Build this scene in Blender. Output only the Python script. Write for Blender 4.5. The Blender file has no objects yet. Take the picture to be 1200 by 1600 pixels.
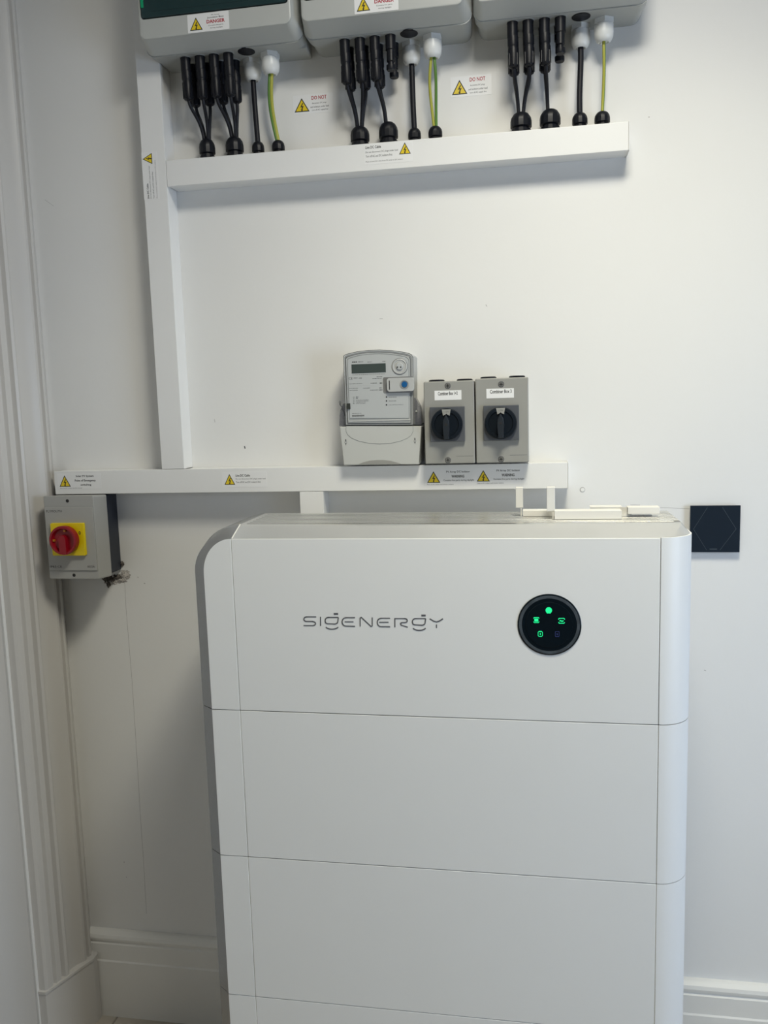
import bpy, bmesh, math, random
from mathutils import Vector, Matrix, Euler
random.seed(7)
sc = bpy.context.scene
COL = sc.collection
PI = math.pi

# ------------------------------------------------------------------ camera
CAM = Vector((0.49296, -1.31434, 0.21720))
ROT = Euler((1.44160, 0.029665, 0.169559), 'XYZ')
FPX = 1297.65
cd = bpy.data.cameras.new('camera'); cam = bpy.data.objects.new('camera', cd)
COL.objects.link(cam); cam.location = CAM; cam.rotation_euler = ROT
cd.sensor_fit = 'VERTICAL'; cd.sensor_height = 32.0; cd.lens = FPX / 1600 * 32.0
cd.clip_start = 0.02
sc.camera = cam

# ------------------------------------------------------------------ world, light, exposure
w = bpy.data.worlds.new('world'); sc.world = w; w.use_nodes = True
w.node_tree.nodes['Background'].inputs[0].default_value = (0.62, 0.78, 1.0, 1)
w.node_tree.nodes['Background'].inputs[1].default_value = 1.0

def area(name, loc, target, sx, sy, power, color):
    l = bpy.data.lights.new(name, 'AREA'); l.shape = 'RECTANGLE'; l.size = sx; l.size_y = sy
    l.energy = power; l.color = color
    o = bpy.data.objects.new(name, l); COL.objects.link(o); o.location = loc
    o.rotation_euler = (Vector(target) - Vector(loc)).to_track_quat('-Z', 'Y').to_euler()
    return o
a1 = area('ceiling_panel_light', (0.60, -0.60, 1.35), (0.60, -0.60, 0), 0.34, 0.34, 14.5, (1.0, 0.965, 0.865))
a2 = area('ceiling_panel_beam', (0.75, -0.45, 1.35), (0.75, -0.45, 0), 0.30, 0.30, 6.9, (1.0, 0.94, 0.70)); a2.data.spread = math.radians(120)
a3 = area('window_daylight', (2.12, -0.90, -0.10), (0.9, -0.30, -0.40), 0.8, 1.2, 12.6, (0.64, 0.78, 1.0)); a3.data.spread = math.radians(140)

sc.view_settings.view_transform = 'Standard'; sc.view_settings.look = 'None'
sc.view_settings.gamma = 1; sc.view_settings.use_curve_mapping = False
sc.view_settings.exposure = 0.0

# ------------------------------------------------------------------ pixel helpers: where a ray of the photograph meets a real plane
RM = ROT.to_matrix()
def ray(u, v): return RM @ Vector(((u-600)/FPX, -(v-800)/FPX, -1))
def py_(u, v, y): d = ray(u, v); return CAM + d*((y-CAM.y)/d.y)
def pz_(u, v, z): d = ray(u, v); return CAM + d*((z-CAM.z)/d.z)
def prect(u0, v0, u1, v1, y):
    um, vm = (u0+u1)/2, (v0+v1)/2
    return (py_(u0, vm, y).x, py_(um, v1, y).z, py_(u1, vm, y).x, py_(um, v0, y).z)

# ------------------------------------------------------------------ materials
def mat(name, col, rough=0.5, metal=0.0, noise=0.0, nscale=8.0, bump=0.0, bscale=200.0, emit=None, es=1.0, spec=None, coat=0.0, trans=0.0, alpha=1.0):
    m = bpy.data.materials.new(name); m.use_nodes = True
    nt = m.node_tree; b = nt.nodes['Principled BSDF']
    b.inputs['Base Color'].default_value = (*col, 1)
    b.inputs['Roughness'].default_value = rough; b.inputs['Metallic'].default_value = metal
    if spec is not None: b.inputs['Specular IOR Level'].default_value = spec
    if coat: b.inputs['Coat Weight'].default_value = coat; b.inputs['Coat Roughness'].default_value = 0.05
    if trans: b.inputs['Transmission Weight'].default_value = trans
    if alpha < 1: b.inputs['Alpha'].default_value = alpha
    if emit: b.inputs['Emission Color'].default_value = (*emit, 1); b.inputs['Emission Strength'].default_value = es
    if noise or bump:
        tc = nt.nodes.new('ShaderNodeTexCoord')
    if noise:
        n = nt.nodes.new('ShaderNodeTexNoise'); n.inputs['Scale'].default_value = nscale; n.inputs['Detail'].default_value = 4
        r = nt.nodes.new('ShaderNodeMapRange'); r.inputs[1].default_value = 0.3; r.inputs[2].default_value = 0.7
        r.inputs[3].default_value = 1-noise; r.inputs[4].default_value = 1+noise*0.3
        v = nt.nodes.new('ShaderNodeVectorMath'); v.operation = 'SCALE'; v.inputs[0].default_value = col
        nt.links.new(tc.outputs['Object'], n.inputs['Vector']); nt.links.new(n.outputs['Fac'], r.inputs[0])
        nt.links.new(r.outputs[0], v.inputs['Scale']); nt.links.new(v.outputs[0], b.inputs['Base Color'])
    if bump:
        n2 = nt.nodes.new('ShaderNodeTexNoise'); n2.inputs['Scale'].default_value = bscale; n2.inputs['Detail'].default_value = 3
        bp = nt.nodes.new('ShaderNodeBump'); bp.inputs['Strength'].default_value = bump; bp.inputs['Distance'].default_value = 0.001
        nt.links.new(tc.outputs['Object'], n2.inputs['Vector']); nt.links.new(n2.outputs['Fac'], bp.inputs['Height'])
        nt.links.new(bp.outputs[0], b.inputs['Normal'])
    return m
M = {}
M['wall'] = mat('wall_paint', (0.80, 0.80, 0.785), 0.7, noise=0.02, nscale=3, bump=0.25, bscale=60)
M['wall_dark'] = mat('low_bounce_wall', (0.16, 0.16, 0.155), 0.7, noise=0.03, nscale=3)  # unseen walls darkened on purpose to cut bounce light
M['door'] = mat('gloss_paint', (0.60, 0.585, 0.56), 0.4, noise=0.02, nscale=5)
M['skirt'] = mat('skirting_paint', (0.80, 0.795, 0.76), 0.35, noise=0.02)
M['ceil'] = mat('ceiling_paint', (0.45, 0.45, 0.44), 0.8, noise=0.02)  # unseen ceiling toned down so it bounces less light
M['tile'] = mat('floor_tile', (0.46, 0.42, 0.36), 0.45, noise=0.12, nscale=7)
M['grout'] = mat('grout', (0.30, 0.27, 0.24), 0.9, noise=0.1)
M['pvc'] = mat('white_pvc', (0.80, 0.805, 0.80), 0.38, noise=0.01)
M['shell'] = mat('powder_coat_white', (0.80, 0.81, 0.80), 0.42, noise=0.008, bump=0.03, bscale=900, coat=0.0)
M['silver'] = mat('satin_silver', (0.76, 0.76, 0.74), 0.24, metal=0.92, noise=0.02, nscale=30)
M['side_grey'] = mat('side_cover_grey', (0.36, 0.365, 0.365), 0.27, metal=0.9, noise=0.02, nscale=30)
M['fin_shade_bed'] = mat('fin_groove_shade', (0.30, 0.30, 0.29), 0.45, metal=0.8)  # darker than the fins, shade put into the colour
M['logo'] = mat('logo_grey', (0.11, 0.115, 0.125), 0.5)
M['glass_black'] = mat('black_glass', (0.004, 0.008, 0.012), 0.08, spec=0.3)
M['ring'] = mat('smoked_ring', (0.075, 0.09, 0.105), 0.16, noise=0.4, nscale=60)  # colour lightened to stand in for reflections in the glass
M['led'] = mat('green_led', (0.0, 0.4, 0.15), 0.5, emit=(0.02, 1.0, 0.33), es=0.75)
M['led_off'] = mat('blue_dim_led', (0.02, 0.03, 0.10), 0.4, emit=(0.10, 0.13, 0.45), es=0.22)
M['box'] = mat('light_grey_plastic', (0.39, 0.405, 0.395), 0.42, noise=0.02, nscale=20)
M['box_lid'] = mat('light_grey_lid', (0.47, 0.485, 0.47), 0.4, noise=0.02, nscale=20)
M['smoked'] = mat('smoked_window', (0.012, 0.035, 0.038), 0.12, spec=0.6)
M['green'] = mat('green_plastic', (0.0, 0.32, 0.14), 0.4)
M['black'] = mat('black_nylon', (0.005, 0.006, 0.010), 0.42, spec=0.3)
M['cable'] = mat('black_cable', (0.007, 0.008, 0.013), 0.5, spec=0.3)
M['gland'] = mat('white_nylon', (0.72, 0.74, 0.74), 0.32)
M['earth_y'] = mat('earth_yellow', (0.40, 0.40, 0.06), 0.4)
M['earth_g'] = mat('earth_green', (0.10, 0.22, 0.04), 0.4)
M['sticker'] = mat('sticker_vinyl', (0.82, 0.825, 0.825), 0.4)
M['yellow'] = mat('warning_yellow', (0.78, 0.58, 0.02), 0.4)
M['ink'] = mat('black_ink', (0.015, 0.015, 0.015), 0.6)
M['ink_grey'] = mat('grey_ink', (0.10, 0.10, 0.11), 0.6)
M['ink_pale'] = mat('pale_ink', (0.07, 0.072, 0.075), 0.6)
M['red_ink'] = mat('red_ink', (0.42, 0.02, 0.04), 0.5)
M['iso'] = mat('isolator_grey', (0.31, 0.31, 0.29), 0.45, noise=0.02, nscale=25)
M['clip_shade'] = mat('clip_painted_shadow', (0.20, 0.205, 0.21), 0.4)  # darker tone for the painted shadow round the meter clip
M['iso_plate'] = mat('isolator_plate_grey', (0.085, 0.092, 0.105), 0.45)
M['knob'] = mat('knob_black', (0.005, 0.009, 0.015), 0.4, spec=0.3)
M['pointer'] = mat('pointer_black', (0.016, 0.021, 0.028), 0.4)
M['steel'] = mat('screw_steel', (0.55, 0.55, 0.53), 0.35, metal=0.9)
M['meter'] = mat('meter_plastic', (0.47, 0.48, 0.475), 0.4)
M['meter_rim'] = mat('clear_cover_rim', (0.33, 0.345, 0.35), 0.15, coat=0.5)
M['face'] = mat('meter_faceplate', (0.46, 0.48, 0.485), 0.5)
M['terminal'] = mat('terminal_cover', (0.52, 0.53, 0.51), 0.42)
M['rim_line'] = mat('cover_edge_line', (0.13, 0.135, 0.14), 0.3)
M['rim_light'] = mat('cover_edge_light', (0.60, 0.62, 0.62), 0.2)
M['lcd'] = mat('lcd', (0.055, 0.072, 0.068), 0.3)
M['clear'] = mat('clear_plastic', (0.20, 0.21, 0.25), 0.12, alpha=0.55)
M['blue'] = mat('blue_button', (0.01, 0.10, 0.28), 0.35)
M['seal'] = mat('dark_seal', (0.03, 0.035, 0.03), 0.5)
M['sw_grey'] = mat('switch_grey', (0.38, 0.382, 0.37), 0.42, noise=0.02)
M['sw_black'] = mat('switch_base_black', (0.014, 0.019, 0.032), 0.45)
M['red'] = mat('red_plastic', (0.27, 0.003, 0.012), 0.32)
M['redd'] = mat('dark_red_plastic', (0.24, 0.004, 0.01), 0.35)
M['hole_orange'] = mat('orange_plastic', (0.45, 0.16, 0.01), 0.4)
M['swyellow'] = mat('yellow_plastic', (0.80, 0.62, 0.0), 0.4)
M['slate'] = mat('slate_glass', (0.014, 0.022, 0.034), 0.22)
M['slate_line'] = mat('etched_line', (0.055, 0.072, 0.09), 0.4)
M['bracket'] = mat('bracket_white', (0.76, 0.75, 0.71), 0.4)
M['plaster'] = mat('broken_plaster', (0.50, 0.47, 0.44), 0.95, noise=0.35, nscale=90)
M['plaster_d'] = mat('bare_plaster', (0.14, 0.125, 0.11), 0.95, noise=0.6, nscale=120)
M['mark'] = mat('wall_mark', (0.42, 0.41, 0.40), 0.8)
M['pencil'] = mat('pencil_mark', (0.50, 0.49, 0.48), 0.8)
M['lamp'] = mat('lamp_diffuser', (0.9, 0.9, 0.88), 0.5, emit=(1.0, 0.965, 0.87), es=0.5)
M['frame'] = mat('window_frame_white', (0.8, 0.8, 0.8), 0.4)
M['pane'] = mat('window_glass', (0.95, 0.97, 1.0), 0.02, trans=1.0)
M['dark'] = mat('dark_void', (0.012, 0.012, 0.012), 0.9)

# ------------------------------------------------------------------ object helpers
def link(name, me, m, parent=None, smooth=True, angle=35, kind=None):
    o = bpy.data.objects.new(name, me); COL.objects.link(o)
    if m is not None and not me.materials: me.materials.append(m)
    if parent is not None:
        o.parent = parent
        r = root_loc(parent)
        me.transform(Matrix.Translation(-r))
    if smooth:
        for p in me.polygons: p.use_smooth = True
        me.set_sharp_from_angle(angle=math.radians(angle))
        wn = o.modifiers.new('weighted_normal', 'WEIGHTED_NORMAL'); wn.keep_sharp = True; wn.weight = 100
    if kind: o['kind'] = kind
    me.update()
    return o
def root_loc(o):
    while o.parent: o = o.parent
    return Vector(o.location)
def obj(name, bm, m, parent=None, **k):
    bmesh.ops.recalc_face_normals(bm, faces=bm.faces)
    me = bpy.data.meshes.new(name); bm.to_mesh(me); bm.free()
    return link(name, me, m, parent, **k)
def rehome(o, loc):
    """give a single-mesh thing its own origin"""
    o.data.transform(Matrix.Translation(-Vector(loc))); o.location = loc; return o
def thing(name, loc, label, cat, group=None):
    o = bpy.data.objects.new(name, None); COL.objects.link(o); o.location = loc
    o.empty_display_size = 0.05; tag(o, label, cat, group); return o
def tag(o, label, cat=None, group=None):
    o['label'] = label
    if cat: o['category'] = cat
    if group: o['group'] = group
    return o
def struct(o): o['kind'] = 'structure'; return o

def add_box(bm, x0, y0, z0, x1, y1, z1, bevel=0.0, seg=2, edges=None):
    r = bmesh.ops.create_cube(bm, size=1)
    bmesh.ops.transform(bm, matrix=Matrix.Translation(((x0+x1)/2, (y0+y1)/2, (z0+z1)/2)) @ Matrix.Diagonal((abs(x1-x0), abs(y1-y0), abs(z1-z0), 1)), verts=r['verts'])
    if bevel:
        es = list({e for v in r['verts'] for e in v.link_edges})
        if edges: es = [e for e in es if edges(e)]
        bmesh.ops.bevel(bm, geom=es, offset=bevel, segments=seg, profile=0.5, affect='EDGES')
def box(x0, y0, z0, x1, y1, z1, bevel=0.0, seg=2, edges=None):
    bm = bmesh.new(); add_box(bm, x0, y0, z0, x1, y1, z1, bevel, seg, edges); return bm
def add_lathe(bm, prof, c, axis='y', n=32, ngon=None):
    """prof: list of (r, h) along the axis; axis 'y' runs towards -y, 'z' up, '-z' down"""
    rings = []
    for r, h in prof:
        ring = []
        k = ngon or n
        for i in range(k):
            a = 2*PI*i/k + (PI/6 if ngon == 6 else 0)
            if axis == 'y': p = Vector((c[0]+r*math.cos(a), c[1]-h, c[2]+r*math.sin(a)))
            elif axis == 'z': p = Vector((c[0]+r*math.cos(a), c[1]+r*math.sin(a), c[2]+h))
            else: p = Vector((c[0]+r*math.cos(a), c[1]+r*math.sin(a), c[2]-h))
            ring.append(bm.verts.new(p))
        rings.append(ring)
    for a, b in zip(rings, rings[1:]):
        for i in range(len(a)):
            j = (i+1) % len(a); bm.faces.new((a[i], a[j], b[j], b[i]))
    bm.faces.new(rings[0]); bm.faces.new(list(reversed(rings[-1])))
def lathe(prof, c, axis='y', n=32, ngon=None):
    bm = bmesh.new(); add_lathe(bm, prof, c, axis, n, ngon); return bm
def add_prism(bm, pts, y0, y1, bevel=0):
    """pts in (x, z); from y0 (back) to y1 (front)"""
    a = [bm.verts.new((x, y0, z)) for x, z in pts]; b = [bm.verts.new((x, y1, z)) for x, z in pts]
    n = len(pts); fs = []
    for i in range(n): fs.append(bm.faces.new((a[i], a[(i+1) % n], b[(i+1) % n], b[i])))
    fs.append(bm.faces.new(a)); f = bm.faces.new(list(reversed(b))); fs.append(f)
    if bevel:
        bmesh.ops.bevel(bm, geom=list(f.edges), offset=bevel, segments=2, profile=0.5, affect='EDGES')
def prism(pts, y0, y1, bevel=0):
    bm = bmesh.new(); add_prism(bm, pts, y0, y1, bevel); return bm
def add_vprism(bm, pts, z0, z1):
    """pts in (x, y), vertical"""
    a = [bm.verts.new((x, y, z0)) for x, y in pts]; b = [bm.verts.new((x, y, z1)) for x, y in pts]
    n = len(pts)
    for i in range(n): bm.faces.new((a[i], a[(i+1) % n], b[(i+1) % n], b[i]))
    bm.faces.new(a); bm.faces.new(list(reversed(b)))
def add_tube(bm, pts, r, n=10, cap=True, mats=None):
    pts = [Vector(p) for p in pts]; rings = []
    up = Vector((0, 1, 0.01)).normalized()
    for i, p in enumerate(pts):
        t = (pts[min(i+1, len(pts)-1)] - pts[max(i-1, 0)]).normalized()
        s = t.cross(up).normalized(); q = s.cross(t).normalized()
        rr = r[i] if isinstance(r, (list, tuple)) else r
        rings.append([bm.verts.new(p + s*rr*math.cos(2*PI*k/n) + q*rr*math.sin(2*PI*k/n)) for k in range(n)])
    for a, b in zip(rings, rings[1:]):
        for k in range(n):
            f = bm.faces.new((a[k], a[(k+1) % n], b[(k+1) % n], b[k]))
            if mats: f.material_index = mats(k, n)
    if cap: bm.faces.new(rings[0]); bm.faces.new(list(reversed(rings[-1])))
def bez(p0, p1, p2, p3, n=14):
    out = []
    for i in range(n+1):
        t = i/n; out.append(p0*(1-t)**3 + p1*3*t*(1-t)**2 + p2*3*t*t*(1-t) + p3*t**3)
    return out
def roundrect(x0, z0, x1, z1, r, n=5):
    pts = []
    for cx, cz, a0 in ((x1-r, z0+r, -PI/2), (x1-r, z1-r, 0), (x0+r, z1-r, PI/2), (x0+r, z0+r, PI)):
        for i in range(n+1):
            a = a0 + PI/2*i/n; pts.append((cx+r*math.cos(a), cz+r*math.sin(a)))
    return pts
def stroke(bm, pts, wd, y, th=0.0004):
    """flat ribbon strokes with rounded ends in the xz plane at depth y"""
    for q, (a, b) in enumerate(zip(pts, pts[1:])):
        a = Vector((a[0], a[1])); b = Vector((b[0], b[1])); d = (b-a)
        if d.length < 1e-7: continue
        d.normalize(); nrm = Vector((-d.y, d.x))*wd/2
        add_prism(bm, [tuple(a+nrm), tuple(a-nrm), tuple(b-nrm), tuple(b+nrm)], y, y-th*(1+.12*(q % 4)))
    for p in pts[1:-1] if len(pts) > 2 else []:
        add_prism(bm, [(p[0]+wd/2*math.cos(2*PI*k/10), p[1]+wd/2*math.sin(2*PI*k/10)) for k in range(10)], y, y-th*1.6)

def text(name, body, x0, z0, x1, z1, y, m, parent, rot=False, bold=0.0, th=0.00012, keep=False):
    """lettering fitted in the rectangle; rot: reads from bottom to top"""
    c = bpy.data.curves.new('t', 'FONT'); c.body = body; c.resolution_u = 2; c.offset = bold
    c.extrude = 0.0
    o = bpy.data.objects.new('t', c); COL.objects.link(o)
    me = bpy.data.meshes.new_from_object(o); bpy.data.objects.remove(o); bpy.data.curves.remove(c)
    xs = [v.co.x for v in me.vertices]; ys = [v.co.y for v in me.vertices]
    ax, bx, ay, by = min(xs), max(xs), min(ys), max(ys)
    for v in me.vertices:
        fx = (v.co.x-ax)/(bx-ax); fy = (v.co.y-ay)/(by-ay)
        if rot: v.co = Vector((x1 - (x1-x0)*fy, y-th, z0 + (z1-z0)*fx))
        else: v.co = Vector((x0+(x1-x0)*fx, y-th, z0+(z1-z0)*fy))
    me.name = name; me.materials.clear()
    bm = bmesh.new(); bm.from_mesh(me); bm.normal_update()
    for f in bm.faces:
        if f.normal.y > 0: f.normal_flip()
    bm.to_mesh(me); bm.free()
    return link(name, me, m, parent, smooth=False)

def sticker(parent, y, rc, tri, lines, label=None, rot=False, px=True, base=True):
    """rc: pixel rectangle of the sticker on plane y; tri: rectangle in fractions; lines: (text, fx0, fy0, fx1, fy1, material, bold)"""
    x0, z0, x1, z1 = prect(*rc, y) if px else rc
    st = obj('sticker', prism(roundrect(x0, z0, x1, z1, 0.001, 2), y, y-0.0003), M['sticker'], parent, smooth=False)
    if label: st['label'] = label
    def F(fx, fy): return (x0+(x1-x0)*fx, z1-(z1-z0)*fy)
    if tri:
        a = F(tri[0], tri[3]); b = F(tri[2], tri[1])
        def T(s, dy, mt, nm, th):
            if rot: pts = [(a[0], (a[1]+b[1])/2), (b[0], a[1]), (b[0], b[1])]
            else: pts = [(a[0], a[1]), (b[0], a[1]), ((a[0]+b[0])/2, b[1])]
            cx = sum(p[0] for p in pts)/3; cz = sum(p[1] for p in pts)/3
            pts = [(cx+(p[0]-cx)*s, cz+(p[1]-cz)*s) for p in pts]
            return pts, cx, cz
        yy = y-0.0003
        pts, cx, cz = T(1, 0, 0, 0, 0)
        obj('triangle_border', prism(pts, yy, yy-0.0001), M['ink'], st, smooth=False)
        pts, cx, cz = T(0.80, 0, 0, 0, 0)
        obj('warning_triangle', prism(pts, yy, yy-0.0002), M['yellow'], st, smooth=False)
        h = (b[1]-a[1])*0.5 if not rot else (b[0]-a[0])*0.5
        bolt = [(0.10, 0.62), (-0.26, -0.02), (0.02, 0.04), (-0.10, -0.36), (-0.20, -0.30), (0.02, -0.66), (0.16, -0.26), (0.06, -0.32), (0.30, 0.20), (0.02, 0.14), (0.24, 0.62)]
        bp = [((-q*h+cx), (p*h+cz)) if rot else (p*h+cx, q*h+cz) for p, q in bolt]
        obj('lightning_bolt', prism(bp, yy-0.0002, yy-0.0003), M['ink'], st, smooth=False)
    for ln in lines:
        s, fx0, fy0, fx1, fy1, mt, bold = ln
        a = F(fx0, fy1); b = F(fx1, fy0)
        text('lettering', s, a[0], a[1], b[0], b[1], y-0.0003, M[mt], st, rot=rot, bold=bold)
    return st

# ================================================================== SETTING
W = 0.377          # back wall
ZF = -1.213; ZC = 1.39; XL = -0.585; XR = 2.2; YB = -3.4
struct(obj('wall_back', box(XL-0.12, W, ZF, XR+0.12, W+0.12, ZC), M['wall'], smooth=False))
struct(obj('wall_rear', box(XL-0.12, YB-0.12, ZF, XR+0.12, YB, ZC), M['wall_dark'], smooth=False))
struct(obj('ceiling', box(XL-0.12, YB-0.12, ZC, XR+0.12, W+0.12, ZC+0.1), M['ceil'], smooth=False))
# left wall with a door opening close to the back wall
bm = bmesh.new()
add_box(bm, XL-0.12, 0.210, ZF, XL, W, ZC); add_box(bm, XL-0.12, YB, ZF, XL, -0.62, ZC); add_box(bm, XL-0.12, -0.62, 1.16, XL, 0.210, ZC)
struct(obj('wall_left', bm, M['wall'], smooth=False))
# right wall with window opening y -1.35..-0.15, z -0.55..0.75
bm = bmesh.new()
wy0, wy1, wz0, wz1 = -1.40, -0.40, -0.75, 0.60
add_box(bm, XR, YB, ZF, XR+0.12, wy0, ZC); add_box(bm, XR, wy1, ZF, XR+0.12, W, ZC)
add_box(bm, XR, wy0, ZF, XR+0.12, wy1, wz0); add_box(bm, XR, wy0, wz1, XR+0.12, wy1, ZC)
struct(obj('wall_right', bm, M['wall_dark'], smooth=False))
win = bpy.data.objects.new('window_1', None); COL.objects.link(win); win.location = (XR+0.06, -0.9, -0.75); struct(win)
for (a, b, c, d) in ((wy0, wz0, wy0+0.06, wz1), (wy1-0.06, wz0, wy1, wz1), (wy0+0.06, wz0, wy1-0.06, wz0+0.06), (wy0+0.06, wz1-0.06, wy1-0.06, wz1), (-0.93, wz0+0.06, -0.87, wz1-0.06)):
    obj('window_frame', box(XR+0.04, a, b, XR+0.09, c, d, 0.004), M['frame'], win)
for a, b in ((wy0+0.06, -0.93), (-0.87, wy1-0.06)):
    obj('window_pane', box(XR+0.063, a, wz0+0.06, XR+0.067, b, wz1-0.06), M['pane'], win, smooth=False)
# floor: slab and tiles
fl = struct(obj('floor', box(XL-0.12, YB-0.12, ZF-0.1, XR+0.12, W+0.12, ZF-0.002), M['grout'], smooth=False))
tw, tl, gp = 0.30, 0.60, 0.004
tme = None
xj = pz_(191, 1579, ZF).x
nx0 = -2
for i in range(-1, 10):
    for j in range(0, 7):
        x0 = xj + i*tw; x1 = x0+tw-gp; y1 = W - j*tl + (0 if i % 2 else 0.0); y0 = y1-tl+gp
        cx0, cx1 = max(x0, XL), min(x1, XR); cy0 = max(y0, YB)
        if cx1-cx0 < 0.02 or y1-cy0 < 0.02: continue
        full = (cx0 == x0 and cx1 == x1 and cy0 == y0)
        if full and tme:
            o = bpy.data.objects.new('floor_tile', tme); COL.objects.link(o); o.parent = fl
        else:
            bm = box(cx0-x0, cy0-y0, -0.006, cx1-x0, y1-y0, 0, 0.0012, 1)
            bmesh.ops.recalc_face_normals(bm, faces=bm.faces)
            me = bpy.data.meshes.new('floor_tile'); bm.to_mesh(me); bm.free(); me.materials.append(M['tile'])
            o = bpy.data.objects.new('floor_tile', me); COL.objects.link(o); o.parent = fl
            if full: tme = me
        o.location = (x0, y0, ZF)
# skirting on the back wall (profile swept along x) and right wall
ZS = -1.0
prof = [(0, ZF), (0.022, ZF), (0.022, -1.0715), (0.0192, -1.0685), (0.0192, -1.0285), (0.0155, -1.0255), (0.0155, -1.0225), (0.0190, -1.0195), (0.0200, -1.014), (0.0175, -1.007), (0.011, -1.0015), (0.006, ZS), (0, ZS)]
def skirting(name, x0, x1, flip=False):
    bm = bmesh.new(); a = [bm.verts.new((x0, W-d, z)) for d, z in prof]; b = [bm.verts.new((x1, W-d, z)) for d, z in prof]
    for i in range(len(prof)): j = (i+1) % len(prof); bm.faces.new((a[i], a[j], b[j], b[i]))
    bm.faces.new(a); bm.faces.new(list(reversed(b)))
    return struct(obj(name, bm, M['skirt'], angle=25))
skirting('baseboard_back', -0.5445, XR)
bm = bmesh.new(); add_box(bm, XR-0.022, YB, ZF, XR, W-0.022, -1.083, 0.002); add_box(bm, XR-0.019, YB, -1.083, XR, W-0.022, -1.03, 0.002); add_box(bm, XR-0.016, YB, -1.03, XR, W-0.022, ZS, 0.004)
struct(obj('baseboard_right', bm, M['skirt']))
# fluted door architrave in the left corner, standing on its plinth block
A = Vector((-0.5705, 0.2185)); B = Vector((-0.537, 0.347)); AB = B-A; nrm = Vector((AB.y, -AB.x)).normalized()
fl_prof = [(0.0, 0.0), (0.04, 0.005), (0.13, 0.0055), (0.16, -0.001), (0.19, -0.001), (0.22, 0.006), (0.31, 0.007), (0.34, -0.001), (0.37, -0.001), (0.40, 0.008), (0.44, 0.0105), (0.48, 0.008), (0.51, 0.002), (0.60, 0.0), (0.70, 0.0015), (0.78, 0.006), (0.83, 0.010), (0.88, 0.009), (0.90, 0.002), (0.93, 0.002), (0.95, 0.008), (1.0, 0.007)]
pl = [(-0.600, 0.2185)] + [tuple(A+AB*t+nrm*h) for t, h in fl_prof] + [(-0.546, W-0.0005), (-0.600, W-0.0005)]
bm = bmesh.new(); add_vprism(bm, pl, -1.052, 1.18)
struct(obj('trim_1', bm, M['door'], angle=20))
bm = bmesh.new()
P1 = (-0.568, 0.2148)
pp = [(-0.600, 0.2148), P1, (-0.5335, 0.303), (-0.5200, 0.335), (-0.5195, 0.352), (-0.5445, W-0.0005), (-0.600, W-0.0005)]
add_vprism(bm, pp, ZF, -1.056)
pl2 = [(x+(0.002 if x > -0.59 else 0), y-(0.002 if y < 0.34 else 0)) for x, y in pp]
add_vprism(bm, pl2, -1.056, -1.050)
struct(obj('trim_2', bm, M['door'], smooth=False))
# head of the architrave over the door, far jamb casing, door leaf
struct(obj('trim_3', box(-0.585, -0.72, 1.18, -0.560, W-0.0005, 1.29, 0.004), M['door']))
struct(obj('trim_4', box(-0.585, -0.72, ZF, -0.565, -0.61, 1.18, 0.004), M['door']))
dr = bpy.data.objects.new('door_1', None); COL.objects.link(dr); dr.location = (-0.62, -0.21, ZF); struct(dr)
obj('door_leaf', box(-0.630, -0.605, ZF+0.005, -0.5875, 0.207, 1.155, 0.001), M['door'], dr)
bm = lathe([(0.024, 0), (0.024, 0.006), (0.010, 0.008), (0.010, 0.04)], (0, 0, 0), 'z', 24)
bmesh.ops.transform(bm, matrix=Matrix.Translation((-0.588, -0.54, -0.2)) @ Matrix.Rotation(PI/2, 4, 'Y'), verts=bm.verts)
add_box(bm, -0.556, -0.55, -0.21, -0.541, -0.43, -0.19, 0.005)
obj('door_handle', bm, M['steel'], dr)

# ================================================================== CEILING LAMPS (out of frame, light the room)
for k, (x, y, s) in enumerate(((0.68, -0.53, 0.54),)):
    t = thing('ceiling_lamp', (x, y, ZC), 'square flat ceiling lamp over the middle of the room near the back wall', 'lamp')
    obj('lamp_frame', box(x-s/2-0.02, y-s/2-0.02, ZC-0.022, x+s/2+0.02, y+s/2+0.02, ZC, 0.004), M['frame'], t)
    obj('lamp_diffuser', box(x-s/2, y-s/2, ZC-0.026, x+s/2, y+s/2, ZC-0.0215), M['lamp'], t)

# ================================================================== TRUNKING
TD = 0.050; YT = W-TD
def trunk_h(label, x0, x1, z0, z1, endcap=True):
    t = thing('cable_trunking', ((x0+x1)/2, W, z0), label, 'trunking', None)
    obj('trunking_base', box(x0+0.001, YT+0.006, z0+0.0012, x1-0.0012, W, z1-0.0012, 0.0008, 1), M['pvc'], t)
    bm = bmesh.new(); add_box(bm, x0, YT, z0, x1-0.002, YT+0.009, z1, 0.0012, 2)
    obj('trunking_lid', bm, M['pvc'], t)
    if endcap:
        obj('end_cap', box(x1-0.002, YT-0.0006, z0-0.0006, x1, W, z1+0.0006, 0.0008, 2), M['pvc'], t)
    return t
def trunk_v(label, x0, x1, z0, z1):
    t = thing('cable_trunking', ((x0+x1)/2, W, z0), label, 'trunking', None)
    obj('trunking_base', box(x0+0.0012, YT+0.006, z0, x1-0.0012, W, z1, 0.0008, 1), M['pvc'], t)
    obj('trunking_lid', box(x0, YT, z0, x1, YT+0.009, z1, 0.0012, 2), M['pvc'], t)
    return t
XV = -0.2668
up = trunk_h('upper white horizontal cable trunking that the black cables drop into', XV+0.0505, 0.680, 0.663, 0.713)
low = trunk_h('lower white horizontal cable trunking that the meter stands on', -0.515, 0.571, 0.0445, 0.0945)
ver = trunk_v('tall white vertical cable trunking on the left of the wall', XV, XV+0.050, 0.0950, ZC-0.001)
drop = trunk_v('short white vertical trunking dropping behind the white cabinet stack', 0.0306, 0.0806, -0.95, 0.0440)

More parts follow.
